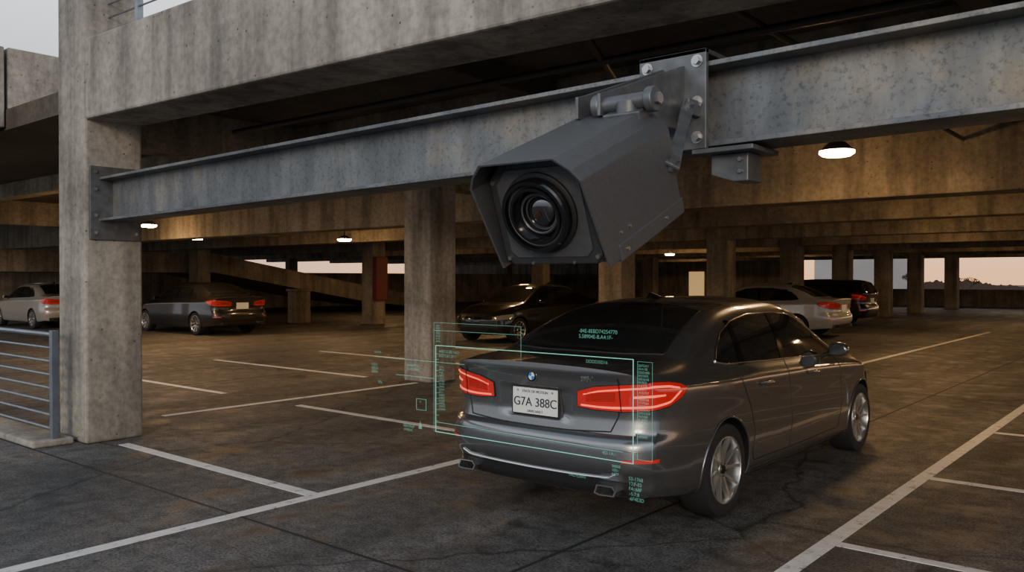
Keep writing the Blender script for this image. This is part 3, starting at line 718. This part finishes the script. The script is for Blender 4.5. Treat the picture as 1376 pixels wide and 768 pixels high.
def blk(nm,x,z,rows,n,sz,y=HY):
    text(nm,'\n'.join(rnd(n) for _ in range(rows)),sz,(x,y,z),M['holo2'],hd,ext=0)
blk('readout_a',-4.25,1.17,2,14,.030); blk('readout_b',-4.25,1.06,16,6,.020); blk('readout_c',-3.25,1.34,2,17,.036,4.6)
blk('readout_d',-2.97,1.18,1,9,.028); blk('readout_e',-2.595,1.18,22,7,.020); blk('readout_f',-2.85,.63,1,9,.028)
blk('readout_g',-2.66,.50,5,7,.030); blk('readout_h',-3.1,.46,1,9,.028); blk('readout_i',-4.58,1.05,2,9,.028); blk('readout_j',-4.62,.60,2,7,.030)
blk('readout_k',-4.98,1.03,3,6,.026); blk('readout_l',-4.60,1.33,7,5,.02,4.6); blk('readout_m',-4.9,.90,1,4,.026); blk('readout_n',-4.45,.79,1,3,.02)
blk('readout_o',-2.78,.56,3,5,.024); blk('readout_p',-4.95,1.13,1,8,.022)
# ------------------------------------------------------------------ outside
bldg=pm('distant_building_render',(.30,.29,.29),.8,noise=.1,nscale=.2)
multibox('distant_building',[(-40,-31,110,120,0,9),(-70,-54,112,125,0,14)],bldg)
gm=pm('outdoor_ground',(.07,.06,.045),.9)
box('ground_outside',-200,200,62,300,-.6,-.35,gm)
tm=pm('bare_tree_bark',(.05,.032,.024),.9)
def tree(x,y,h):
    e=empty('bare_tree',(x,y,-.35))
    def grow(p,d,l,r,dep):
        q=p+d*l; segs.append((p,q,r))
        if dep>=6: return
        for _ in range(3):
            nd=(d+Vector((random.uniform(-.8,.8),random.uniform(-.8,.8),random.uniform(-.2,.5)))).normalized(); grow(q,nd,l*.74,max(.012,r*.6),dep+1)
    segs=[]; grow(Vector((0,0,0)),Vector((0,0,1)),h*.22,h*.02,0)
    V=[];F=[]
    for p,q,r in segs:
        d=(q-p).normalized();a=d.orthogonal().normalized()*r;b=d.cross(a);n=len(V)
        V+=[p+a,p-a*.5+b*.87,p-a*.5-b*.87,q+a*.6,q-a*.3+b*.52,q-a*.3-b*.52]
        F+=[(n,n+1,n+4,n+3),(n+1,n+2,n+5,n+4),(n+2,n,n+3,n+5)]
    mobj('branches',V,F,tm,e)
for x,y,h in((-18,90,3.2),(-9,93,3.8),(-4,95,3.2),(0,92,4.2),(5,96,3.8),(9,93,4.4),(15,96,3.6),(-24,96,4)): tree(x,y,h)
V=[];F=[]
n=1200; h=.8
for i in range(n+1):
    x=-100+i*.2; h=max(.2,min(1.0,h+random.uniform(-.18,.18)))
    V+=[(x,120,-.5),(x,120,h+.2*math.sin(i*.055)+.3+random.uniform(0,.15))]
for i in range(n): F.append((2*i,2*i+2,2*i+3,2*i+1))
mobj('distant_tree_line',V,F,pm('distant_foliage',(.06,.04,.03),.9))
# ------------------------------------------------------------------ world / light
w=bpy.data.worlds.new('dusk_sky'); S.world=w; w.use_nodes=True; nt=w.node_tree; bg=nt.nodes['Background']
tc=N(nt,'ShaderNodeTexCoord'); sp=N(nt,'ShaderNodeSeparateXYZ'); nt.links.new(tc.outputs['Generated'],sp.inputs[0])
cool=ramp(nt,sp.outputs['Z'],[(0.0,(.38,.40,.43)),(.22,(.60,.64,.68)),(.30,(.86,.93,1.0)),(.45,(.86,.93,1.0)),(.62,(.34,.40,.48)),(1.0,(.20,.25,.33))])
warm=ramp(nt,sp.outputs['Z'],[(0.0,(1.0,.52,.24)),(.06,(1.0,.66,.40)),(.2,(.95,.80,.66)),(.45,(.62,.69,.78)),(1.0,(.22,.27,.35))])
fy_=ramp(nt,sp.outputs['Y'],[(.30,0.0),(.72,1.0)])
nt.links.new(mixc(nt,cool,warm,fy_,'MIX'),bg.inputs[0]); bg.inputs[1].default_value=1.6
sd=bpy.data.lights.new('sun','SUN'); sd.energy=1.1; sd.color=(1,.80,.60); sd.angle=math.radians(12)
so=bpy.data.objects.new('sun',sd); link(so); so.rotation_euler=Vector((-.55,.80,-.20)).to_track_quat('-Z','Y').to_euler()
# ------------------------------------------------------------------ camera
cd=bpy.data.cameras.new('camera'); cd.lens=1127/1376*36; cd.sensor_width=36; cd.clip_end=600
co=bpy.data.objects.new('camera',cd); link(co); co.location=(0,0,1.7)
co.rotation_euler=(math.radians(90-.51),0,math.radians(39.8)); S.camera=co
